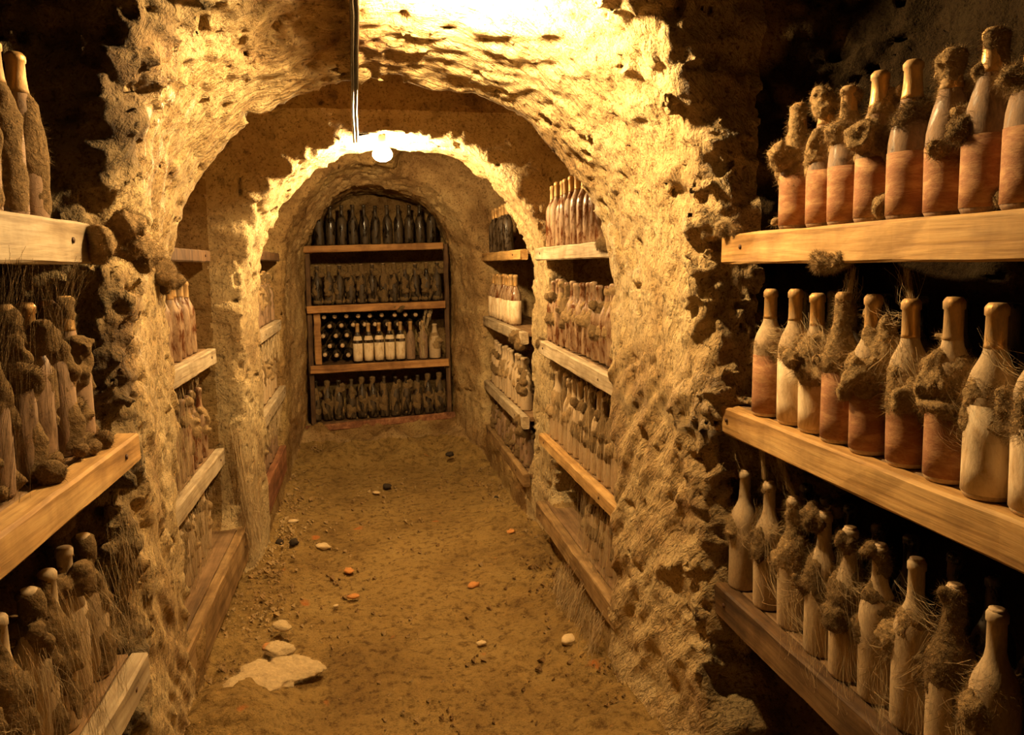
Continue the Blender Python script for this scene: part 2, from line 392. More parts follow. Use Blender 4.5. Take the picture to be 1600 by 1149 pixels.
for k, (nm, mt, lab) in enumerate([
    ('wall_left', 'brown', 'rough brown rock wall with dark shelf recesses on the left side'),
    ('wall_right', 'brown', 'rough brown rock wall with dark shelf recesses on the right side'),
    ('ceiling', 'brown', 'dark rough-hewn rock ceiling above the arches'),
    ('floor', 'floor', 'trodden ochre earth floor with small clods and chips'),
    ('wall_back', 'brown', 'arched back niche wall and earth bank under the back rack'),
    ('trim_1', 'arch', 'nearest crumbly tan rock arch framing the passage'),
    ('trim_2', 'arch2', 'second narrow bright rock arch beside the hanging bulb'),
    ('trim_3', 'rock', 'farthest smooth rock arch framing the back rack'),
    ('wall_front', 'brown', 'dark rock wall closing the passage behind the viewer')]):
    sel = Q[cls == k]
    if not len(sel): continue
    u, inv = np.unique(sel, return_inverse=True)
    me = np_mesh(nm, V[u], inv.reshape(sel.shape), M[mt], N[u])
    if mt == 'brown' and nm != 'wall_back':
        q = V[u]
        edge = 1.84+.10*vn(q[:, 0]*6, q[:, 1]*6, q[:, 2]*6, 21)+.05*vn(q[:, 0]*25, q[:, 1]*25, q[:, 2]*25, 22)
        painted_shade = sstep(.06, -.06, q[:, 1]-edge)  # darkness of the near bay painted into the rock colour
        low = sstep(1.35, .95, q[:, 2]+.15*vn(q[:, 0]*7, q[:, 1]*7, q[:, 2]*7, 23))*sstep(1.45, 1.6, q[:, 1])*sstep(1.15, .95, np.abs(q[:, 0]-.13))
        at = me.attributes.new('painted_shade', 'FLOAT', 'POINT'); at.data.foreach_set('value', (painted_shade*(1-.85*low)).astype(np.float32))
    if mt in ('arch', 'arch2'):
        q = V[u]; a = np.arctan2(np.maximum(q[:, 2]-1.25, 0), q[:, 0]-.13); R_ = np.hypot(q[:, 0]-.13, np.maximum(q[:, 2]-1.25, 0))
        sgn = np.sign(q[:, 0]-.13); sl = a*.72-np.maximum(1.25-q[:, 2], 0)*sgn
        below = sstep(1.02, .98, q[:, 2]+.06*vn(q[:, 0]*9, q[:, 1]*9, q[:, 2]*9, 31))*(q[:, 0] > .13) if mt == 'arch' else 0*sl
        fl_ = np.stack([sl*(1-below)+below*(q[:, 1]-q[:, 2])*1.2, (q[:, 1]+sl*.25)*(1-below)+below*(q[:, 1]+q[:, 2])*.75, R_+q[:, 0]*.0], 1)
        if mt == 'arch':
            so = sstep(.10, -.06, q[:, 1]-1.84-.09*vn(q[:, 0]*7, q[:, 1]*7, q[:, 2]*7, 24)-.05*vn(q[:, 0]*25, q[:, 1]*25, q[:, 2]*25, 25))*np.where(q[:, 0] < .1, .72, .3)  # shade painted on the arch's outer rim, stronger on the left
            ats = me.attributes.new('painted_shade', 'FLOAT', 'POINT'); ats.data.foreach_set('value', so.astype(np.float32))
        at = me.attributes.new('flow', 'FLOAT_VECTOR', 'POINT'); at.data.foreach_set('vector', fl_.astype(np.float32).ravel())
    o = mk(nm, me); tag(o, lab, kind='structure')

# ------------------------------------------------------------------ shelves
def shelf(name, label, side, x, y0, y1, z, rail_h=.068, rail_t=.035, mat='wood', depth=.30, group='wooden bottle shelves', planks=3, seed=0, nails=2, tilt=0.0, rail_top=0.0, cat='shelf'):
    """side=+1 shelf lies on +x of the rail's front face"""
    root = empty(name, (x, (y0+y1)/2, z)); tag(root, label, cat, group)
    L = (y1-y0)/2
    s = side
    a, b = sorted((0, s*rail_t))
    o = mk('rail', MB().board((a, -L, -rail_h+rail_top), (b, L, rail_top), .0025, 16, .005, seed).mesh('rail', M[mat], False), root)
    pw = (depth-rail_t)/planks
    for k in range(planks):
        a, b = sorted((s*(rail_t+k*pw+.002), s*(rail_t+(k+1)*pw-.002)))
        mk('plank', MB().board((a, -L, -.024), (b, L, -.001), .001, 8, .003, seed*9+k).mesh('plank', M['plank'], False), root)
    for k in range(nails):
        yy = (L-.10) if k == 0 else L-.10-(2*L-.2)*k/max(1, nails-1)*.9
        nm = MB().lathe([(0, -.001), (.0055, -.001), (.0055, .0015), (0, .002)], 8)
        nm.v = [(-s*(zz)-s*0.0015, xx, yy_) for (xx, yy_, zz) in nm.v]
        mk('nail', nm.mesh('nail', M['nail']), root, (0, yy, -rail_h*.45))
    root.rotation_euler = (tilt, 0, 0)
    return root
RN, RM, RF = 'right foreground rack', 'right middle rack', 'right far rack'
shelf('wooden_shelf', 'top yellow wooden shelf of the right foreground rack', 1, .872, .35, 1.80, 1.505, .072, .04, seed=1)
shelf('wooden_shelf', 'middle yellow wooden shelf of the right foreground rack', 1, .872, .35, 1.86, 1.075, .070, .04, seed=2)
shelf('wooden_shelf', 'lowest dark wooden shelf of the right foreground rack', 1, .872, .35, 1.86, .600, .085, .04, 'wood_low', seed=3)
shelf('wooden_shelf', 'top cream-lit wooden shelf of the left foreground rack', -1, -.50, .30, 1.56, 1.525, .075, .04, 'wood_grey', seed=4)
shelf('wooden_shelf', 'middle brown wooden shelf of the left foreground rack', -1, -.49, .30, 1.74, 1.090, .062, .05, 'wood', seed=5)
shelf('wooden_shelf', 'lowest web-covered wooden shelf of the left foreground rack', -1, -.50, .30, 1.74, .600, .07, .04, 'wood_grey', seed=6)
shelf('wooden_shelf', 'top short pale shelf of the right middle rack between the arches', 1, .815, 2.46, 3.70, 1.515, .06, .04, 'wood_grey', seed=7)
shelf('wooden_shelf', 'second pale shelf of the right middle rack between the arches', 1, .815, 2.46, 3.66, 1.055, .065, .04, 'wood_grey', seed=8, tilt=.02)
shelf('wooden_shelf', 'third yellow shelf of the right middle rack between the arches', 1, .815, 2.46, 3.66, .600, .055, .04, 'wood', seed=9)
shelf('wooden_shelf', 'lowest earth-covered sill board of the right middle rack', 1, .800, 2.44, 3.68, .250, .085, .045, 'wood_earth', seed=10, depth=.16, planks=1, nails=1)
shelf('wooden_shelf', 'top orange-brown shelf of the right far rack beyond second arch', 1, .800, 4.0, 5.42, 1.515, .055, .04, 'wood', seed=11)
shelf('wooden_shelf', 'second grey shelf of the right far rack beyond second arch', 1, .800, 4.0, 5.42, 1.075, .065, .04, 'wood_grey', seed=12)
shelf('wooden_shelf', 'third grey shelf of the right far rack beyond second arch', 1, .800, 4.0, 5.42, .615, .065, .04, 'wood_grey', seed=13)
shelf('wooden_shelf', 'lowest brown sill board of the right far rack beyond second arch', 1, .800, 4.0, 5.36, .300, .07, .04, 'wood_earth', seed=14, depth=.2, planks=1)
shelf('wooden_shelf', 'top dark shelf of the left middle rack between the arches', -1, -.67, 2.46, 3.56, 1.515, .05, .04, 'wood_dk', seed=15)
shelf('wooden_shelf', 'second cream-lit shelf of the left middle rack between the arches', -1, -.67, 2.46, 3.58, 1.085, .068, .04, 'wood_grey', seed=16)
shelf('wooden_shelf', 'third pale shelf of the left middle rack between the arches', -1, -.67, 2.46, 3.66, .615, .075, .04, 'wood_grey', seed=17)
shelf('wooden_shelf', 'lowest earth-covered sill board of the left middle rack', -1, -.585, 2.44, 3.66, .245, .16, .04, 'wood_earth', seed=18, depth=.3, planks=2, nails=1)
shelf('wooden_shelf', 'top stub of dark shelf in the left far rack', -1, -.53, 4.0, 4.98, 1.525, .05, .04, 'wood_dk', seed=19)
shelf('wooden_shelf', 'second pale shelf of the left far rack beyond second arch', -1, -.53, 4.0, 4.93, 1.115, .06, .04, 'wood_grey', seed=20)
shelf('wooden_shelf', 'third pale shelf of the left far rack beyond second arch', -1, -.53, 4.0, 5.02, .690, .07, .04, 'wood_grey', seed=21)
shelf('wooden_shelf', 'lowest reddish rotten board of the left far rack', -1, -.53, 4.0, 4.9, .330, .16, .04, 'wood_red', seed=22, depth=.25, planks=2, nails=0)

# back rack (one frame of boards and posts nailed together)
br = empty('bottle_rack', (.08, 5.93, .25)); tag(br, 'wooden shelf rack filling the arched niche in the back wall', 'shelf')
def bpart(nm, p0, p1, mat, seed): return mk(nm, MB().board([p0[0]-.08, p0[1]-5.93, p0[2]-.25], [p1[0]-.08, p1[1]-5.93, p1[2]-.25], .003, 12, .005, seed).mesh(nm, M[mat], False), br)
LV = [(1.600, -.445, .60, .050, 'wood_x'), (1.155, -.43, .60, .055, 'wood_x'), (.705, -.43, .61, .058, 'wood_x'), (.268, -.52, .80, .050, 'wood_red')]
for i, (z, xa, xb, hh, mt) in enumerate(LV):
    o = bpart('shelf_board', (xa, 5.885, z-hh), (xb, 5.92, z), mt, 30+i)
    o.rotation_euler = (0, -.018 if i < 3 else -.05, 0)
    o2 = bpart('plank', (max(xa, -.44), 5.925, z-.03), (min(xb, .59), 6.28, z-.004), 'wood_dk', 40+i); o2.rotation_euler = (0, -.018 if i < 3 else -.02, 0)
bpart('post', (-.45, 5.925, .25), (-.415, 5.965, 1.57), 'wood_dk', 50)
bpart('post', (.585, 5.925, .25), (.62, 5.965, 1.60), 'wood_dk', 51)
bpart('post', (-.405, 5.935, .70), (-.355, 5.975, 1.12), 'wood_x', 52)

# ------------------------------------------------------------------ bottles
PROF = {
 'slope': [(0, .004), (.026, .0), (.034, .002), (.0365, .008), (.0368, .125), (.0355, .145), (.0320, .165), (.0265, .187), (.0205, .207), (.0165, .225), (.0145, .245), (.0138, .268), (.0158, .270), (.0160, .279), (.0138, .282), (.011, .284), (0, .285)],
 'claret': [(0, .004), (.026, 0), (.033, .002), (.0355, .008), (.0358, .160), (.0345, .176), (.0300, .193), (.0225, .208), (.0168, .221), (.0142, .236), (.0136, .278), (.0158, .280), (.0160, .291), (.0138, .295), (.011, .297), (0, .298)],
}
def prof_r(kind, z):
    p = PROF[kind][1:]; zs = [q[1] for q in p]; rs = [q[0] for q in p]
    return np.interp(z, zs, rs)
def off(p, d): return [(r+d, z) for r, z in p]
CACHE = {}
def bmesh_part(kind, part, mat, seg=20):
    key = (kind, part, mat, seg)
    if key in CACHE: return CACHE[key]
    P = PROF[kind]; top = P[-1][1]
    if part == 'glass_body': me = MB().lathe(P, seg).mesh('glass_body', M[mat])
    elif part == 'foil_cap':
        z0 = top-.068; zs = [z0]+[q[1] for q in P if q[1] > z0+.004]
        pr = [(float(prof_r(kind, z))+.0007, z) for z in zs[:-2]]+[(.0115, top+.0006), (0, top+.0012)]
        pr = [(pr[0][0]-.0006, pr[0][1])]+pr
        me = MB().lathe(pr, seg).mesh('foil_cap', M[mat])
    elif part == 'paper_label':
        r = .0374 if kind == 'slope' else .0363; r += .0002
        me = MB().lathe([(r-.0006, .010), (r, .010), (r, .05), (r, .09), (r, .122 if kind == 'slope' else .145), (r-.0006, .122 if kind == 'slope' else .145)], 22, math.pi-2.6, math.pi+2.6).mesh('paper_label', M[mat])
    elif part == 'shoulder_label':
        z0, z1 = (.168, .200); pr = [(float(prof_r(kind, z0+(z1-z0)*t))+.0011, z0+(z1-z0)*t) for t in (0, .33, .66, 1)]
        me = MB().lathe(pr, 10, math.pi-1.2, math.pi+1.2).mesh('shoulder_label', M[mat])
    elif part == 'cork_end': me = MB().lathe([(.012, top-.004), (.0125, top+.001), (.009, top+.002), (0, top+.002)], 12).mesh('cork_end', M[mat])
    CACHE[key] = me; return me
def mould_mesh(kind, coat, lumps, seed, h=.0045, fuzz=1200, mat='mould', cover=(.0, .29), flen=.013):
    """coat: thickness scale; lumps: (angle, z, out, radius). -x faces the passage"""
    E = .085; ax = np.arange(-E, E, h, dtype=np.float32); az = np.arange(-.01, .36, h, dtype=np.float32)
    x, y, z = np.meshgrid(ax, ax, az, indexing='ij'); sd = seed*1.7
    r = np.sqrt(x*x+y*y); H = PROF[kind][-1][1]
    R = prof_r(kind, np.clip(z, 0, H)).astype(np.float32)
    db = np.maximum(r-R, z-H)
    n = vn(x*26+sd, y*26, z*20, 1); n2 = vn(x*70+sd, y*70, z*60, 2); n3 = vn(x*150+sd, y*150, z*150, 3)
    win = sstep(cover[0]-.01, cover[0]+.025, z)*sstep(cover[1]+.01, cover[1]-.03, z)
    t = coat*(.010*(n+.05)+.004*n2)*win-.0045*(1-win)-.001
    f = db-t
    for (a, zz, outr, rad) in lumps:
        lx, ly = math.cos(a)*outr, math.sin(a)*outr
        d = np.sqrt((x-lx)**2+(y-ly)**2+((z-zz)*1.05)**2)-rad*.86+rad*.62*n+rad*.28*n2
        f = smin(f, d, .012)
    f = f+.0022*n3+.0016*n2
    bb = np.ones_like(f, bool); bb[1:-1, 1:-1, 1:-1] = False
    f = np.where(bb | (z < .001), .02, f)
    v, q = surfnets(-f, (-E, -E, -.01), h)
    q = q  # F>0 inside the lump here, so normals point out after the flip below
    q = q[:, ::-1]
    vr = np.sqrt(v[:, 0]**2+v[:, 1]**2); deep = (vr < prof_r(kind, np.clip(v[:, 2], 0, H))-.003) & (v[:, 2] < H-.002)
    q = q[~deep[q].all(1)]
    nn = vert_normals(v, q)
    if len(q) == 0: return None
    # outward check
    out = [v, ]; 
    tri = np.concatenate([q[:, [0, 1, 2]], q[:, [0, 2, 3]]])
    use = np.nonzero(~deep & (np.abs(nn).sum(1) > 0))[0]
    rs = np.random.RandomState(seed)
    if fuzz and len(use):
        k = rs.choice(use, fuzz); base = v[k]; sgn = 1.0
        test = nn[k]
        # ensure normals lead away from the bottle axis on average
        rad_ = np.stack([base[:, 0], base[:, 1], 0*base[:, 2]], 1)
        if (test*rad_).sum() < 0: sgn = -1.0
        dirn = sgn*test+rs.normal(0, .8, test.shape); dirn /= np.linalg.norm(dirn, axis=1, keepdims=True)
        L = flen*rs.uniform(.3, 1.3, (fuzz, 1)); side = np.cross(dirn, rs.normal(0, 1, dirn.shape)); side /= np.linalg.norm(side, axis=1, keepdims=True)
        a = base-side*.00028; b = base+side*.00028; c = base+dirn*L+rs.normal(0, .0015, base.shape); c[:, 2] -= L[:, 0]*.15
        n0 = len(v); v = np.concatenate([v, a, b, c]); kk = np.arange(fuzz)
        tri = np.concatenate([tri, np.stack([n0+kk, n0+fuzz+kk, n0+2*fuzz+kk], 1)])
    used, inv = np.unique(tri, return_inverse=True)
    return np_mesh('woolly_mould', v[used], inv.reshape(-1, 3), M[mat])

def bottle(kind, parts, mould=None, scale=1.0):
    root = empty('wine_bottle')
    for p, mt in parts: mk(p, bmesh_part(kind, p, mt), root)
    if mould is not None: mk('woolly_mould', mould, root)
    root.scale = (1, 1, scale)
    return root
ORD = ['first', 'second', 'third', 'fourth', 'fifth', 'sixth', 'seventh', 'eighth', 'ninth', 'tenth', 'eleventh', 'twelfth', 'thirteenth', 'fourteenth', 'fifteenth']
def put(o, x, y, z, rz, label, group, lean=(0, 0)):
    o.location = (x, y, z); o.rotation_euler = (lean[0], lean[1], rz); tag(o, label, 'bottle', group)
pi = math.pi

# near right rack, front rows: every bottle has a mould of its own
def near_row(Ys, x, z, kind, parts, spec, looks, rackphrase, group, scale=1.0, seed0=0):
    for i, y in enumerate(Ys):
        coat, cov, lumps, mt = spec[i % len(spec)]
        me = mould_mesh(kind, coat, lumps, seed0+i, .0038, 3500, mt, cov) if (coat or lumps) else None
        o = bottle(kind, parts[i % len(parts)], me, scale*(1+.012*math.sin(i*2.3)))
        put(o, x+.006*math.sin(i*1.7+seed0), y, z, .25*math.sin(i*2.1), '%s bottle, %s from the arch, %s' % (looks[i % len(looks)], ORD[i], rackphrase), group, (.01*math.sin(i*3.1), .012*math.cos(i*1.9)))
gl_f = [('glass_body', 'glass_dusty'), ('foil_cap', 'foil'), ('paper_label', 'label')]
gl_p = [('glass_body', 'glass_pale'), ('foil_cap', 'foil'), ('paper_label', 'label')]
gl_w = [('glass_body', 'glass_pale'), ('foil_cap', 'foil'), ('paper_label', 'label_cream')]
# angles: pi faces the passage; pi/2 away from the viewer; -pi/2 towards the viewer
spec_top = [
 (1.2, (.08, .30), [(pi*.6, .135, .042, .024), (pi, .165, .028, .030), (0, .20, .016, .022), (pi*.5, .265, .004, .020), (pi*.8, .02, .045, .013), (-.8, .12, .036, .02)], 'mould'),
 (1.5, (.10, .30), [(pi, .262, .008, .027), (pi*.8, .28, .010, .018), (pi, .17, .026, .030), (-pi/2, .185, .025, .026), (0, .12, .034, .022)], 'mould'),
 (1.1, (.14, .30), [(pi, .195, .022, .026), (pi*.5, .17, .032, .020), (0, .27, .008, .014)], 'mould'),
 (1.3, (.11, .29), [(pi, .165, .026, .032), (-pi/2, .15, .030, .030), (0, .21, .028, .026), (-.6, .24, .030, .02), (-pi/2, .03, .040, .026)], 'mould'),
 (1.0, (.16, .22), [(-pi/2, .195, .022, .020)], 'mould_dk'),
 (1.0, (.19, .30), [(pi/2, .245, .014, .018), (pi, .262, .008, .020), (-pi/2, .17, .030, .018), (0, .215, .03, .02), (-2.4, .115, .04, .018)], 'mould'),
 (.9, (.17, .30), [(pi*.75, .135, .034, .022), (-pi/2, .02, .045, .02), (pi*.55, .22, .012, .016)], 'mould_dk'),
 (.9, (.16, .24), [(pi*.75, .19, .026, .022)], 'mould')]
near_row([1.554, 1.461, 1.378, 1.283, 1.201, 1.114, 1.027, .945], .930, 1.505, 'slope', [gl_f], spec_top,
         ['knobbly mould-lumped', 'thick mould-capped', 'brown mould-shouldered', 'heavily mould-wrapped', 'bare gold-necked', 'mould-ringed', 'large brown dusty', 'edge-cropped dusty'],
         'top shelf, right foreground rack', 'front bottles on the top right foreground shelf', .95, 100)
spec_mid = [
 (.7, (.12, .19), [(-pi/2, .155, .03, .018)], 'mould'),
 (.7, (.12, .20), [(-pi/2, .185, .034, .024), (-1.2, .15, .04, .018)], 'mould'),
 (1.3, (.11, .22), [(pi, .155, .028, .032), (-2.2, .13, .034, .028), (-pi/2, .195, .026, .026), (0, .21, .03, .02)], 'mould'),
 (1.2, (.12, .30), [(pi, .165, .026, .024), (-pi/2, .16, .036, .022), (0, .27, .006, .014)], 'mould'),
 (1.4, (.10, .30), [(pi, .150, .030, .034), (-pi/2, .17, .034, .034), (-pi/2, .205, .032, .028), (-1.2, .24, .028, .02), (pi*.7, .12, .034, .024)], 'mould'),
 (.8, (.08, .20), [(-2.4, .125, .036, .022), (-pi/2, .14, .045, .022), (-1.2, .09, .045, .018)], 'mould'),
 (1.4, (.10, .22), [(pi, .155, .030, .034), (pi*.75, .195, .026, .026), (pi*.6, .235, .026, .018), (-2.3, .13, .034, .026), (-pi/2, .16, .045, .018)], 'mould'),
 (.8, (.09, .20), [(-pi/2, .13, .042, .028), (-1.1, .15, .05, .024)], 'mould'),
 (1.0, (.10, .20), [(pi*.7, .14, .034, .028)], 'mould')]
near_row([1.647, 1.549, 1.463, 1.368, 1.276, 1.181, 1.082, .990, .905], .925, 1.075, 'claret', [gl_p, gl_w, gl_w, gl_p, gl_p, gl_p], spec_mid,
         ['slim pale gold-necked', 'pale dusty cream-shouldered', 'cream-labelled mould-topped', 'thin web-necked', 'mould-smothered', 'gold-necked web-belted', 'double-lump mouldy', 'broad gold-necked', 'edge-cropped mouldy'],
         'middle shelf, right foreground rack', 'front bottles on the middle right foreground shelf', 1.0, 200)
spec_low = [
 (.9, (.10, .22), [(pi*.75, .165, .028, .026), (pi, .15, .03, .022), (pi/2, .285, .004, .010)], 'mould'),
 (1.0, (.10, .24), [(pi, .15, .028, .028), (pi/2, .275, .005, .026), (pi*.7, .16, .03, .024)], 'mould_dk'),
 (.9, (.10, .31), [(pi*.8, .145, .03, .026), (0, .285, .003, .014)], 'mould'),
 (1.0, (.10, .24), [(pi*.8, .14, .032, .024), (pi*.7, .28, .018, .026), (0, .29, .02, .022)], 'mould_dk'),
 (1.1, (.10, .30), [(pi, .135, .032, .032), (pi*.9, .27, .012, .022)], 'mould_dk'),
 (1.0, (.09, .30), [(pi*.8, .13, .032, .022), (pi*.8, .29, .012, .019)], 'mould_dk'),
 (1.1, (.08, .22), [(pi*.7, .15, .036, .026), (-pi/2, .13, .04, .024)], 'mould'),
 (1.0, (.08, .30), [(pi*.8, .285, .014, .020), (-pi/2, .12, .036, .022)], 'mould_dk'),
 (1.0, (.08, .22), [(pi, .14, .034, .026)], 'mould')]
near_row([1.774, 1.657, 1.553, 1.431, 1.335, 1.251, 1.159, 1.060, .968], .935, .600, 'claret', [[('glass_body', 'glass_pale'), ('cork_end', 'cork')]], spec_low,
         ['web-hung pale', 'dark mould-headed pale', 'strand-topped pale', 'mould-bunched pale', 'fat mould-bellied pale', 'tilted-cap pale', 'bare flat-capped', 'lump-capped dusty', 'dim corner dusty'],
         'lowest shelf, right foreground rack', 'front bottles on the lowest right foreground shelf', 1.03, 300)

# shared mould variants for the rest
VAR = {k: [mould_mesh(k, random.uniform(.8, 1.4), [(random.uniform(0, 2*pi), random.uniform(.10, .22), .03, random.uniform(.018, .028)) for _ in range(4)]+([(0, .275, .005, .02)] if i % 2 else []), 500+i+(50 if k == 'slope' else 0), .006, 500, 'mould' if i % 3 else 'mould_dk', (.07, .30 if i % 2 else .22)) for i in range(5)] for k in ('slope', 'claret')}
DARKV = {k: [mould_mesh(k, random.uniform(1.2, 1.8), [(random.uniform(0, 2*pi), random.uniform(.05, .24), .028, random.uniform(.018, .026)) for _ in range(4)], 600+i+(50 if k == 'slope' else 0), .006, 400, 'mould_dk', (.0, .31)) for i in range(4)] for k in ('slope', 'claret')}
THIN = [mould_mesh('slope', .8, [], 700+i, .006, 900, 'mould_dk', (.0, .23)) for i in range(2)]
PROTO = {}
def proto_copy(key, maker):
    if key not in PROTO: PROTO[key] = maker(); return PROTO[key]
    return copy_tree(PROTO[key])
def row(n, y0, dy, x, z, kind, parts_key, parts, moulds, looks, phrase, group, scale=1.0, seed=0, order_phrase='from the second arch', rzbase=0.0, jit=.006):
    rr = random.Random(seed)
    for i in range(n):
        mi = rr.randrange(len(moulds)) if moulds else -1
        me = moulds[mi] if moulds else None
        if me is not None and rr.random() < .0: me = None
        o = proto_copy((kind, parts_key, mi, id(moulds) if moulds else 0), lambda: bottle(kind, parts, me))
        o.scale = (1, 1, scale*rr.uniform(.97, 1.02))
        put(o, x+rr.uniform(-jit, jit), y0+dy*i+rr.uniform(-.003, .003), z, rzbase+rr.uniform(-.5, .5), '%s bottle, %s %s, %s' % (rr.choice(looks), ORD[i], order_phrase, phrase.replace('foreground', 'near') if 'dark' in order_phrase else phrase), group, (rr.uniform(-.02, .02), rr.uniform(-.02, .02)))
P_dark = [('glass_body', 'glass_dark'), ('foil_cap', 'foil')]
P_dust = [('glass_body', 'glass_dusty'), ('foil_cap', 'foil')]
P_amb = [('glass_body', 'glass_amber'), ('foil_cap', 'foil')]
P_amb0 = [('glass_body', 'glass_amber')]
P_pale = [('glass_body', 'glass_pale')]
P_lab = [('glass_body', 'glass_amber'), ('foil_cap', 'foil'), ('paper_label', 'label_cream')]
# second rows standing in the dark behind the near right rows
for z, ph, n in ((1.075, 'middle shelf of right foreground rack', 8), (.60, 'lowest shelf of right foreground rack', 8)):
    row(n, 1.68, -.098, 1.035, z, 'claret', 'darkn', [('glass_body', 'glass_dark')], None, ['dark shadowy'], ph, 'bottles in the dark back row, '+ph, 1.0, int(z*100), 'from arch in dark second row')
# near left rack
row(6, 1.475, -.094, -.575, 1.525, 'slope', 'dust', P_dust, THIN, ['brown dust-coated'], 'top shelf of left foreground rack', 'bottles on the top left foreground shelf', 1.0, 21, 'from the arch', jit=.004)
row(8, 1.66, -.094, -.585, 1.090, 'claret', 'dust', P_dust, DARKV['claret'], ['brown mould-coated'], 'middle shelf of left foreground rack', 'bottles on the middle left foreground shelf', 1.0, 22, 'from the arch')
row(8, 1.66, -.094, -.585, .600, 'claret', 'pale', P_pale, DARKV['claret'], ['web-draped mouldy'], 'lowest shelf of left foreground rack', 'bottles on the lowest left foreground shelf', 1.05, 23, 'from the arch')
# middle bay right
row(11, 3.60, -.088, .885, 1.515, 'claret', 'amb', P_amb, None, ['glossy dust-streaked'], 'top shelf of right middle rack', 'bottles on the top right middle shelf', 1.0, 31)
row(13, 3.60, -.086, .880, 1.065, 'claret', 'amb', P_amb0, VAR['claret'], ['amber mould-capped'], 'second shelf of right middle rack', 'bottles on the second right middle shelf', 1.0, 32)
row(12, 3.59, -.088, .885, .600, 'claret', 'pale', P_pale, VAR['claret'], ['web-coated mouldy'], 'third shelf of right middle rack', 'bottles on the third right middle shelf', 1.12, 33)
row(6, 2.98, -.086, .895, .25, 'claret', 'pale', P_pale, VAR['claret'], ['white web-draped'], 'sill of right middle rack', 'bottles on the right middle sill', .95, 34, 'counted toward the near arch')
# far bay right
row(6, 5.25, -.10, .870, 1.515, 'claret', 'dark', P_dark, None, ['dark glossy'], 'top shelf of right far rack', 'bottles on the top right far shelf', 1.0, 41, 'from the back wall')
row(9, 5.27, -.098, .865, 1.075, 'claret', 'lab', P_lab, None, ['cream-labelled amber'], 'second shelf of right far rack', 'bottles on the second right far shelf', 1.0, 42, 'from the back wall')
row(11, 5.25, -.105, .865, .615, 'claret', 'pale', P_pale, VAR['claret'], ['pale mouldy'], 'third shelf of right far rack', 'bottles on the third right far shelf', 1.0, 43, 'from the back wall')
row(11, 5.20, -.105, .865, .300, 'claret', 'dust', P_dust, DARKV['claret'], ['dark dusty'], 'sill of right far rack', 'bottles on the right far sill', .85, 44, 'from the back wall')
# middle bay left
row(8, 3.40, -.10, -.745, 1.085, 'claret', 'amb', P_amb, None, ['tall glossy dark'], 'second shelf of left middle rack', 'bottles on the second left middle shelf', 1.03, 51)
row(9, 3.50, -.10, -.745, .615, 'claret', 'amb', P_amb, VAR['claret'], ['glossy brown dusty'], 'third shelf of left middle rack', 'bottles on the third left middle shelf', 1.03, 52)
row(7, 3.38, -.10, -.725, .245, 'claret', 'pale', P_pale, VAR['claret'], ['pale web-coated'], 'sill of left middle rack', 'bottles on the left middle sill', 1.0, 53)
# far bay left
row(7, 4.86, -.11, -.60, 1.115, 'claret', 'dust', P_dust, VAR['claret'], ['grey dusty'], 'second shelf of left far rack', 'bottles on the second left far shelf', 1.0, 61, 'from the back wall')
row(7, 4.90, -.11, -.60, .690, 'claret', 'pale', P_pale, VAR['claret'], ['web-covered'], 'third shelf of left far rack', 'bottles on the third left far shelf', 1.0, 62, 'from the back wall')
row(6, 4.80, -.11, -.60, .330, 'claret', 'dust', P_dust, VAR['claret'], ['dim dusty'], 'sill of left far rack', 'bottles on the left far sill', 1.0, 63, 'from the back wall')

# back rack bottles
def xrow(n, x0, dx, y, z, slope, key, parts, moulds, looks, phrase, group, scale=1.0, seed=0, kind='claret'):
    rr = random.Random(seed)
    for i in range(n):
        mi = rr.randrange(len(moulds)) if moulds else -1; me = moulds[mi] if moulds else None
        o = proto_copy((kind, key, mi, id(moulds) if moulds else 0), lambda: bottle(kind, parts, me))
        sc = scale if isinstance(scale, (int, float)) else scale[i]
        x = x0+dx*i+rr.uniform(-.004, .004)
        o.scale = (1, 1, sc*rr.uniform(.97, 1.02))
        put(o, x, y+rr.uniform(-.006, .006), z+(x-.08)*slope, pi/2+rr.uniform(-.25, .25), '%s bottle, %s from the left, %s' % (rr.choice(looks), ORD[i], phrase), group, (rr.uniform(-.015, .015), rr.uniform(-.02, .02)))
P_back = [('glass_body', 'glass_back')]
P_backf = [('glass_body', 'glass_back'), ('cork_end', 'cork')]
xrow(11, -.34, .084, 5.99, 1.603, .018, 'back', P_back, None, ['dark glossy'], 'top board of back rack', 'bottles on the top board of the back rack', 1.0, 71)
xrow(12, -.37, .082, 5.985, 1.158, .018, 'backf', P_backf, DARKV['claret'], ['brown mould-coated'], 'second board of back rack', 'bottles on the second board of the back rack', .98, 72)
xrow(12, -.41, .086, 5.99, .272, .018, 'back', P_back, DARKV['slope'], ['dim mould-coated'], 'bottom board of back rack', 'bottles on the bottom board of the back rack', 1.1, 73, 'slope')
P_bl = [('glass_body', 'glass_dark'), ('foil_cap', 'foil'), ('paper_label', 'label_cream'), ('shoulder_label', 'label_cream')]
for i, x in enumerate([-.085, -.003, .077, .158, .240]):
    o = proto_copy('backlab', lambda: bottle('claret', P_bl))
    put(o, x, 5.975, .708+(x-.08)*.018, pi/2, 'dark bottle with cream label, %s of five on third board, back rack' % ORD[i], 'cream-labelled bottles on the back rack')
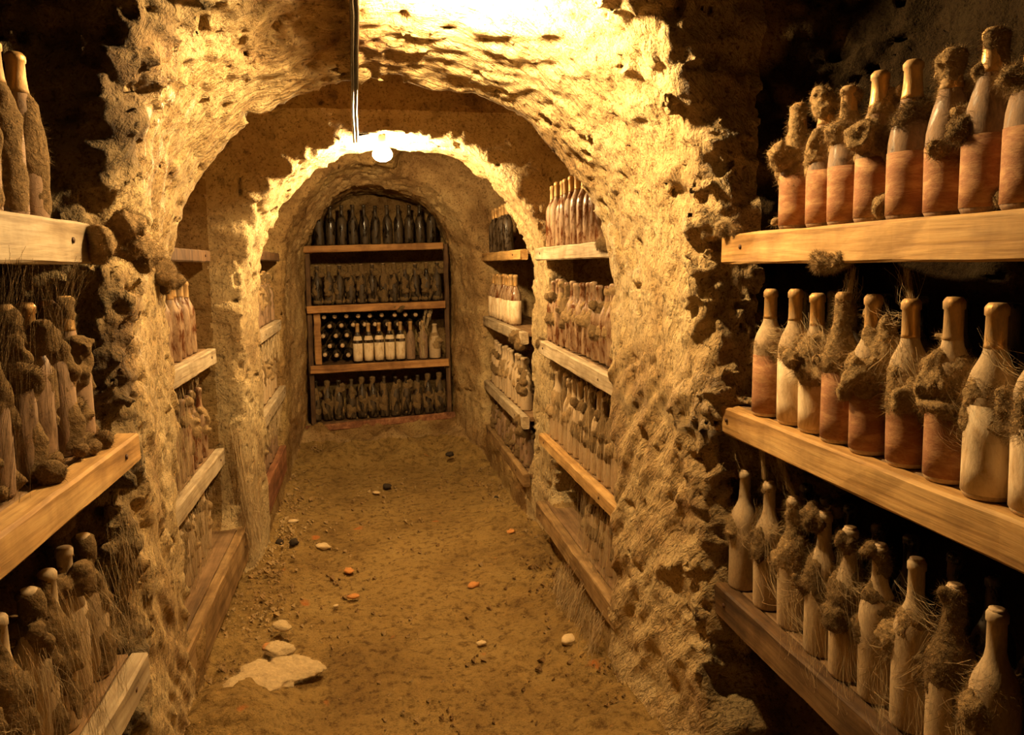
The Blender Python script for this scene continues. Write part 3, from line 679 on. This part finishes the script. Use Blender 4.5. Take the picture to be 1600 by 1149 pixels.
for o_, x, lab, mv in ((0, .318, 'dark unlabelled bottle right of the five cream-labelled ones', None), (1, .415, 'web-draped mouldy bottle near right end, third board of back rack', VAR['claret'][1]), (2, .505, 'large grey dusty bottle at right end, third board of back rack', VAR['slope'][2])):
    o = bottle('slope' if o_ == 2 else 'claret', P_dust if o_ != 2 else P_pale, mv)
    put(o, x, 5.98, .708+(x-.08)*.018, pi/2, lab, 'odd bottles on the third board of the back rack')
    if o_ == 2: o.scale = (1.25, 1.25, .95)
# bottles lying neck-out, stacked behind them
lying = [(248, 143), (347, 137), (447, 132), (547, 132), (647, 130), (745, 123), (860, 122), (950, 120), (1041, 120), (1147, 127), (302, 220), (402, 214), (500, 208), (595, 205), (690, 203), (790, 203), (888, 203), (988, 195), (1082, 198),
         (250, 305), (355, 303), (452, 297), (309, 390), (407, 385), (265, 465), (360, 470), (458, 468), (1103, 355)]
rowname = {0: 'top', 1: 'second', 2: 'third', 3: 'fourth', 4: 'bottom'}
cnt = {}
for (qx, qy) in lying:
    px = 460+qx/5.47; py = 470+qy/5.47
    d = fw*FPX+rt*(px-800)+up*(530-py); t = 5.99/d.y; x = d.x*t; z = 1.44+d.z*t     # measured off the photo once, then fixed in the rack
    k = 0 if qy < 170 else 1 if qy < 250 else 2 if qy < 340 else 3 if qy < 430 else 4
    if qx > 1100 and k == 2: k = 3
    cnt[k] = cnt.get(k, 0)+1
    o = proto_copy('lying', lambda: bottle('claret', [('glass_body', 'glass_dark'), ('foil_cap', 'cork')]))
    o.location = (x, 6.285, max(z, .745)); o.rotation_euler = (pi/2, 0, random.uniform(-.02, .02))
    tag(o, 'lying bottle, pale neck end outward, %s of %s stacked row, back rack' % (ORD[cnt[k]-1], rowname[k]), 'bottle', 'lying bottles in the back rack')

# ------------------------------------------------------------------ mould lumps and webs
def lump_mesh(parts, seed, mat, h=.005, fuzz=4500, flen=.010):
    P = np.array([p[:3] for p in parts]); R = max(p[3] for p in parts)
    lo = P.min(0)-R*1.6; hi = P.max(0)+R*1.6
    ax = [np.arange(lo[i], hi[i], h, dtype=np.float32) for i in range(3)]; x, y, z = np.meshgrid(*ax, indexing='ij')
    n = vn(x*30+seed, y*30, z*30, 1); n2 = vn(x*75+seed, y*75, z*75, 2); f = np.full_like(x, 1.0)
    for (a, b, c, r) in parts: f = smin(f, np.sqrt((x-a)**2+(y-b)**2+(z-c)**2)-r+min(r*.42, .012)*n+min(r*.22, .006)*n2, .012)
    v, q = surfnets(-f, lo, h); q = q[:, ::-1]
    nn = vert_normals(v, q); c = v.mean(0)
    if ((v-c)*nn).sum() < 0: nn = -nn
    tri = np.concatenate([q[:, [0, 1, 2]], q[:, [0, 2, 3]]]); rs = np.random.RandomState(seed)
    if fuzz:
        k = rs.choice(len(v), fuzz); base = v[k]; dirn = nn[k]+rs.normal(0, .5, base.shape); dirn /= np.linalg.norm(dirn, axis=1, keepdims=True)
        side = np.cross(dirn, rs.normal(0, 1, dirn.shape)); side /= np.linalg.norm(side, axis=1, keepdims=True)
        tip = base+dirn*flen*rs.uniform(.3, 1.3, (fuzz, 1)); n0 = len(v); v = np.concatenate([v, base-side*.00028, base+side*.00028, tip]); kk = np.arange(fuzz)
        tri = np.concatenate([tri, np.stack([n0+kk, n0+fuzz+kk, n0+2*fuzz+kk], 1)])
    return np_mesh('mould_clump', v, tri, M[mat])
def lump(loc, parts, seed, mat, label, group='woolly mould clumps on the racks', **k):
    o = mk('mould_clump', lump_mesh(parts, seed, mat, **k)); o.location = loc; tag(o, label, 'mould', group); return o
lump((-.49, 1.56, 1.49), [(0, 0, 0, .040), (.035, .05, 0, .036), (.06, .08, -.02, .030), (.045, .02, .03, .03)], 1, 'mould', 'big grey mould ball on the end of the top left foreground shelf')
lump((-.545, 2.25, 1.435), [(0, 0, 0, .035), (.015, -.03, -.02, .026), (.02, .03, -.03, .024), (0, .0, -.05, .018)], 2, 'mould_dk', 'dark mould knob stuck on the left face of the nearest arch')
lump((.865, 1.77, 1.515), [(0, 0, 0, .018), (.01, -.04, 0, .014)], 3, 'mould', 'small mould tuft on the far end of the top right foreground shelf')
lump((.875, 1.35, 1.432), [(0, 0, 0, .022), (0, -.035, .005, .018), (0, .03, .005, .014)], 4, 'mould', 'mould tuft hanging under the top right foreground shelf')
lump((.835, 3.66, 1.045), [(0, 0, 0, .030), (.0, -.04, .0, .02)], 5, 'mould_dk', 'dark mould ball at far end of second right middle shelf')
lump((.80, 4.10, 1.04), [(0, 0, 0, .045), (.0, -.06, -.03, .03)], 6, 'mould_dk', 'dark mould ball at near end of second right far shelf')
lump((.80, 4.08, .58), [(0, 0, 0, .036), (.0, -.03, -.05, .03)], 7, 'mould_dk', 'dark mould ball at near end of third right far shelf')
lump((.815, 2.56, 1.50), [(0, 0, 0, .03), (.0, .05, -.0, .022)], 8, 'mould_dk', 'dark mould lump on near end of top right middle shelf')
lump((.24, 5.90, 1.115), [(0, 0, 0, .025), (-.035, 0, .01, .018), (.035, 0, .012, .016)], 9, 'mould_dk', 'dark mould drip hanging over the second board of back rack')
lump((-.62, 1.62, .98), [(0, 0, .0, .03), (.02, -.05, -.02, .028), (0, -.12, .01, .03), (-.03, .04, .03, .03)], 10, 'mould_dk', 'dark mould mass under the middle left foreground shelf')
_r = random.Random(4)
lump((-.55, 1.40, 1.10), [(_r.uniform(-.04, .035), _r.uniform(-.42, .24), _r.uniform(-.005, .012), _r.uniform(.010, .022)) for _ in range(26)], 11, 'mould_dk', 'brown mould tufts strewn along the middle left foreground shelf', fuzz=7000)
lump((-.55, 1.40, 1.20), [(_r.uniform(-.03, .02), -.38+.045*_k+_r.uniform(-.01, .01), _r.uniform(-.04, .07), _r.uniform(.016, .028)) for _k in (1, 3, 4, 7, 8, 10, 12, 13)], 12, 'mould_dk', 'brown woolly mould mass between the middle left foreground bottles', fuzz=9000)

def strands(pairs, n, seed, spread=.01, sag=.02, wd=.00035, seg=7):
    wd *= .55
    """bundles of thin flat threads; pairs = list of (p, q)"""
    rs = np.random.RandomState(seed); mb = MB()
    for (p, q) in pairs:
        p = np.array(p); q = np.array(q)
        for _ in range(n):
            a = p+rs.normal(0, spread, 3); b = q+rs.normal(0, spread, 3); sg = sag*rs.uniform(.2, 1.4); off_ = rs.normal(0, spread*.6, 3)
            t = np.linspace(0, 1, seg)[:, None]; c = a*(1-t)+b*t; c[:, 2:3] -= 4*sg*t*(1-t); c += off_*np.sin(t*pi)+rs.normal(0, spread*.35, 3)*np.sin(t*pi*rs.uniform(1.5, 3.5))
            sd = np.cross(b-a, rs.normal(0, 1, 3)); sd = sd/np.linalg.norm(sd)*wd*rs.uniform(.6, 1.6)
            v = np.concatenate([c-sd, c+sd]); f = [(i, i+1, seg+i+1, seg+i) for i in range(seg-1)]
            mb.add(v.tolist(), f)
    return mb
def web(label, pairs, n, seed, mat='web', **k):
    o = mk('cobweb', strands(pairs, n, seed, **k).mesh('cobweb', M[mat], False)); tag(o, label, 'cobweb', kind='stuff'); return o
rr = random.Random(5)
mid = [1.647, 1.549, 1.463, 1.368, 1.276, 1.181, 1.082, .990, .905]
low = [1.774, 1.657, 1.553, 1.431, 1.335, 1.251, 1.159, 1.060, .968]
prs = []
for i in range(8):
    for _ in range(2): prs.append(((.905, mid[i], 1.075+rr.uniform(.10, .25)), (.905, mid[i+1], 1.075+rr.uniform(.10, .22))))
prs += [((.925, 1.368, 1.36), (.92, 1.34, 1.42)), ((.925, 1.181, 1.37), (.92, 1.20, 1.42)), ((.90, 1.08, 1.20), (.895, 1.0, 1.16)), ((.925, 1.28, 1.36), (.92, 1.19, 1.34))]
web('pale cobweb threads between bottles on the middle right foreground shelf', prs, 26, 1, spread=.010)
prs = []
for i in range(8):
    for _ in range(3): prs.append(((.915, low[i], .60+rr.uniform(.05, .27)), (.915, low[i+1], .60+rr.uniform(.02, .25))))
prs += [((.935, 1.774, .905), (.90, 1.80, 1.01)), ((.935, 1.553, .915), (.90, 1.58, 1.01))]
prs += [((.90, y, .70), (.875, y-.05, .58)) for y in (1.5, 1.4, 1.3, 1.2, 1.1, 1.0)]
web('pale cobweb threads draping bottles on the lowest right foreground shelf', prs, 26, 2, spread=.012)
web('twisted web tails hanging under the middle right foreground shelf', [((.935, 1.774, .91), (.90, 1.79, 1.01)), ((.935, 1.553, .91), (.90, 1.57, 1.01)), ((.90, 1.62, .93), (.89, 1.62, 1.01)), ((.935, 1.368, 1.37), (.93, 1.35, 1.42)), ((.925, 1.18, 1.37), (.93, 1.20, 1.42))], 60, 3, spread=.003, sag=.004)
prs = [((-.50+rr.uniform(-.03, .01), y, 1.45), (-.52+rr.uniform(-.06, .02), y+rr.uniform(-.08, .05), rr.uniform(1.12, 1.32))) for y in (1.48, 1.45, 1.38, 1.3, 1.24, 1.2)]
web('brown web curtain hanging from the top left foreground shelf', prs, 34, 4, 'mould_dk', spread=.012, sag=-.01)
prs = [((-.52, y, .60+rr.uniform(.18, .33)), (-.50, y+rr.uniform(-.06, .06), .60+rr.uniform(-.05, .12))) for y in np.arange(1.0, 1.72, .05)]
web('pale web veil over the lowest left foreground bottles', prs, 34, 5, spread=.014, sag=-.01)
prs = [((.85, y, 1.0), (.85, y+rr.uniform(-.03, .03), 1.0-rr.uniform(.05, .14))) for y in np.arange(2.6, 3.6, .07)]+[((.845, y, .60+rr.uniform(.15, .3)), (.84, y+rr.uniform(-.04, .04), .62)) for y in np.arange(2.55, 3.6, .045)]
web('vertical pale web strands over the third right middle shelf', prs, 7, 6, spread=.008, sag=-.008, wd=.0008)
prs = [((.85, y, .27+rr.uniform(.2, .3)), (.83, y+rr.uniform(-.03, .03), .26)) for y in np.arange(2.5, 3.0, .035)]
web('white web veil over the right middle sill bottles', prs, 9, 7, spread=.010, sag=-.008, wd=.0008)
prs = [((-.70, y, 1.0), (-.70, y, 1.0-rr.uniform(.03, .12))) for y in (2.9, 3.0, 3.05, 3.2, 3.3)]+[((-.695, y, .50), (-.69, y, .5-rr.uniform(.04, .12))) for y in np.arange(2.8, 3.5, .08)]+[((-.69, y, .62+rr.uniform(.15, .3)), (-.69, y, .63)) for y in np.arange(2.75, 3.1, .04)]+[((-.68, y, .26+rr.uniform(.15, .25)), (-.67, y, .26)) for y in np.arange(2.8, 3.3, .04)]
web('pale web strands hanging in the left middle rack', prs, 9, 8, spread=.007, sag=-.006, wd=.0008)
prs = [((-.55, y, z-.06), (-.55, y, z-.06-rr.uniform(.05, .18))) for z in (1.115, .69) for y in np.arange(4.1, 4.9, .06)]
web('pale web strands hanging in the left far rack', prs, 14, 9, spread=.01, sag=-.006, wd=.001)
web('white web strands hanging at the right end of the back rack', [((.44, 5.94, 1.10), (.41, 5.94, .98)), ((.40, 5.94, .98), (.41, 5.94, .73)), ((.47, 5.93, 1.10), (.44, 5.94, .95)), ((.41, 5.94, .86), (.41, 5.94, .73))], 16, 10, spread=.008, sag=0, wd=.0012)
prs = [((-.60+rr.uniform(-.02, .03), y, rr.uniform(.35, .8)), (-.585+rr.uniform(-.02, .05), y+rr.uniform(-.04, .04), rr.uniform(.05, .3))) for y in np.arange(3.58, 4.0, .02)]
web('white fibrous mould draping the foot of the second left arch', prs, 30, 11, spread=.014, sag=.006, wd=.0011)
prs = [((.78, y, rr.uniform(.12, .2)), (.74, y+rr.uniform(-.04, .04), rr.uniform(.0, .06))) for y in np.arange(2.5, 3.1, .02)]
web('pale fibrous mould on the bank below the right middle sill', prs, 14, 12, spread=.014, sag=.0, wd=.0011)

# white mould patch and debris on the floor
def blobby(name, loc, sc, seed, mat, label, cat, group, segs=(10, 7)):
    mb = MB(); rs = random.Random(seed); v = []; f = []; nu, nv = segs
    for i in range(nv+1):
        th = pi*i/nv
        for j in range(nu):
            ph = 2*pi*j/nu; k = 1+rs.uniform(-.22, .22) if 0 < i < nv else 1
            v.append((sc[0]*k*math.sin(th)*math.cos(ph), sc[1]*k*math.sin(th)*math.sin(ph), sc[2]*k*math.cos(th)))
    for i in range(nv):
        for j in range(nu): f.append((i*nu+j, i*nu+(j+1) % nu, (i+1)*nu+(j+1) % nu, (i+1)*nu+j))
    o = mk(name, mb.add(v, f).mesh(name, M[mat]), None, loc); o.rotation_euler = (0, 0, rs.uniform(0, 6)); tag(o, label, cat, group); return o
def fl(px, py, z=.012):
    d = fw*FPX+rt*(px-800)+up*(530-py); t = (z-1.44)/d.z; return (d.x*t, d.y*t, z)
for i, (px, py, s, lab) in enumerate([(605, 762, .030, 'round black clod on the far middle of the floor'), (437, 855, .024, 'black clod by the left wall, left of a pair'), (459, 855, .026, 'black clod by the left wall, right of a pair'), (775, 784, .016, 'small black clod near the right wall on the floor'), (703, 731, .03, 'dark clod in the rubble under the back rack')]):
    x, y, z = fl(px, py); blobby('earth_clod', (x, y, z+s*.25+(.09 if y > 5 else .02 if abs(x) > .3 else 0)), (s, s*.9, s*.6), i, 'clod', lab, 'clod', 'dark clods on the floor')
for i, (px, py, s, mt, lab) in enumerate([(505, 854, .042, 'chip_pale', 'pale mould-covered chip on the left of the floor'), (458, 823, .03, 'chip_pale', 'pale chip against the left wall'), (545, 892, .03, 'chip', 'orange chip left of the floor centre'), (552, 932, .028, 'chip', 'orange brick chip in the near left floor'), (740, 914, .03, 'chip', 'bright orange chip near the right side of the floor'), (525, 947, .014, 'chip_pale', 'tiny pale pebble below the orange brick chip'), (798, 840, .03, 'chip', 'light orange chip against the right bank'), (588, 770, .025, 'chip_pale', 'pale flake left of the black clod'), (425, 1023, .035, 'chip', 'orange chip by the white mould patch'), (752, 1005, .02, 'chip_pale', 'white pebble in the near right floor'), (890, 1012, .04, 'chip_pale', 'pale stone at the foot of the right bank')]):
    x, y, z = fl(px, py); blobby('stone_chip', (x, y, .012+(.03 if abs(x-.13) > .5 else 0)), (s, s*.7, s*.35), 20+i, mt, lab, 'stone', 'chips on the floor')
_r = random.Random(9)
_pm = lump((-.33, 2.62, .052), [(_r.gauss(0, .09), _r.gauss(0, .10), _r.uniform(-.01, .01)*3, _r.uniform(.030, .055)) for _ in range(22)], 20, 'white_mould', 'flat pale mould patch on the near left floor', group='floor mould', h=.008, fuzz=6000, flen=.016)
_pm.scale = (1, 1, .42); _pm.rotation_euler = (0, math.radians(9), 0)
# scattered crumbs
rs = np.random.RandomState(3); mb = MB()
for _ in range(4200):
    x = rs.uniform(-.5, .8) if rs.rand() < .4 else (rs.choice([-.5, .78])+rs.normal(0, .07)); y = rs.uniform(2.1, 5.75) if rs.rand() < .75 else rs.uniform(5.2, 5.8)
    e = min(max(1-min(x+.56, .84-x)/.42, 0), 1); g = .05*e*e*(3-2*e)*.8+.15*max(0, min(1, (y-5.15)/.7))**2
    s = rs.gamma(2, .0022)+.002; d = rs.normal(0, 1, (4, 3)); d /= np.linalg.norm(d, axis=1, keepdims=True)
    c = np.array([x, y, g+s*.3]); v = np.array([[1, 1, 1], [-1, -1, 1], [-1, 1, -1], [1, -1, -1]])*.7*s*rs.uniform(.6, 1.3, (4, 3))+c
    mb.add(v.tolist(), [(0, 1, 2), (0, 3, 1), (0, 2, 3), (1, 3, 2)])
o = mk('floor_crumbs', mb.mesh('floor_crumbs', M['rock'], False)); tag(o, 'loose rock crumbs scattered along the edges of the floor', 'rubble', kind='stuff')

# ------------------------------------------------------------------ lamps and cable
def lamp(loc, label, mat, sc=1.0):
    root = empty('ceiling_bulb', loc); tag(root, label, 'lamp', 'bare bulbs')
    prof = [(0, -.038), (.012, -.036), (.023, -.028), (.030, -.014), (.031, .0), (.026, .016), (.018, .030), (.014, .040), (.0135, .048)]
    b = mk('bulb', MB().lathe(prof, 24).mesh('bulb', M[mat]), root); b.scale = (sc, sc, 1)
    mk('socket', MB().lathe([(.0, .046), (.017, .046), (.019, .052), (.019, .078), (.012, .088), (.004, .094), (0, .094)], 20).mesh('socket', M['brass']), root)
    b.visible_shadow = True
    return root
lamp(LAMP1, 'bare lit bulb on the ceiling just before the nearest arch', 'bulb1')
lamp(LAMP2, 'bare lit bulb hanging under the second arch', 'bulb2', 1.5)
pts = [(xx, y, z) for xx, y, z in [(-.004, .4, 2.36), (-.002, .9, 2.30), (-.006, 1.4, 2.20), (-.004, 1.7, 2.125), (-.010, 1.85, 2.09), (-.008, 2.0, 2.06), (-.014, 2.2, 2.02), (-.018, 2.42, 1.972), (-.024, 2.7, 1.962), (-.026, 3.1, 1.955), (-.030, 3.45, 1.972), (-.034, 3.62, 2.02)]]
c = empty('power_cable', (-.01, 1.7, 2.08)); tag(c, 'glossy twin cable running along the ceiling to the far bulb', 'cable')
for k, (dx, dz) in enumerate(((-.006, 0), (.006, .003), (0, .016))):
    mk('wire', MB().tube([(p[0]+.01+dx, p[1]-1.7, p[2]-2.08+dz) for p in pts]+[(.075, 3.70-1.7, 2.055-2.08), (.098, 3.73-1.7, 2.058-2.08)], .0055, 8).mesh('wire', M['wire']), c)
bt = [(1.80, 2.125), (1.90, 2.105), (2.05, 2.072), (2.2, 2.042), (2.35, 2.012), (2.45, 1.99)]; v = []; f = []
for i, (y, z) in enumerate(bt):
    for dx, dz in ((-.019, 0), (-.004, 0), (-.004, .11), (-.019, .11)): v.append((dx+.01-.008*i/5, y-1.7, z-2.08+dz))
for i in range(len(bt)-1):
    for k in range(4): f.append((i*4+k, i*4+(k+1) % 4, i*4+4+(k+1) % 4, i*4+4+k))
f += [(3, 2, 1, 0), tuple(20+k for k in range(4))]
mk('added_shadow_batten', MB().add(v, f).mesh('added_shadow_batten', M['wood_low'], False), c)  # added strip of wood, there to cast a dark band on the soffit
print('TRIS approx', len(Q)*2)
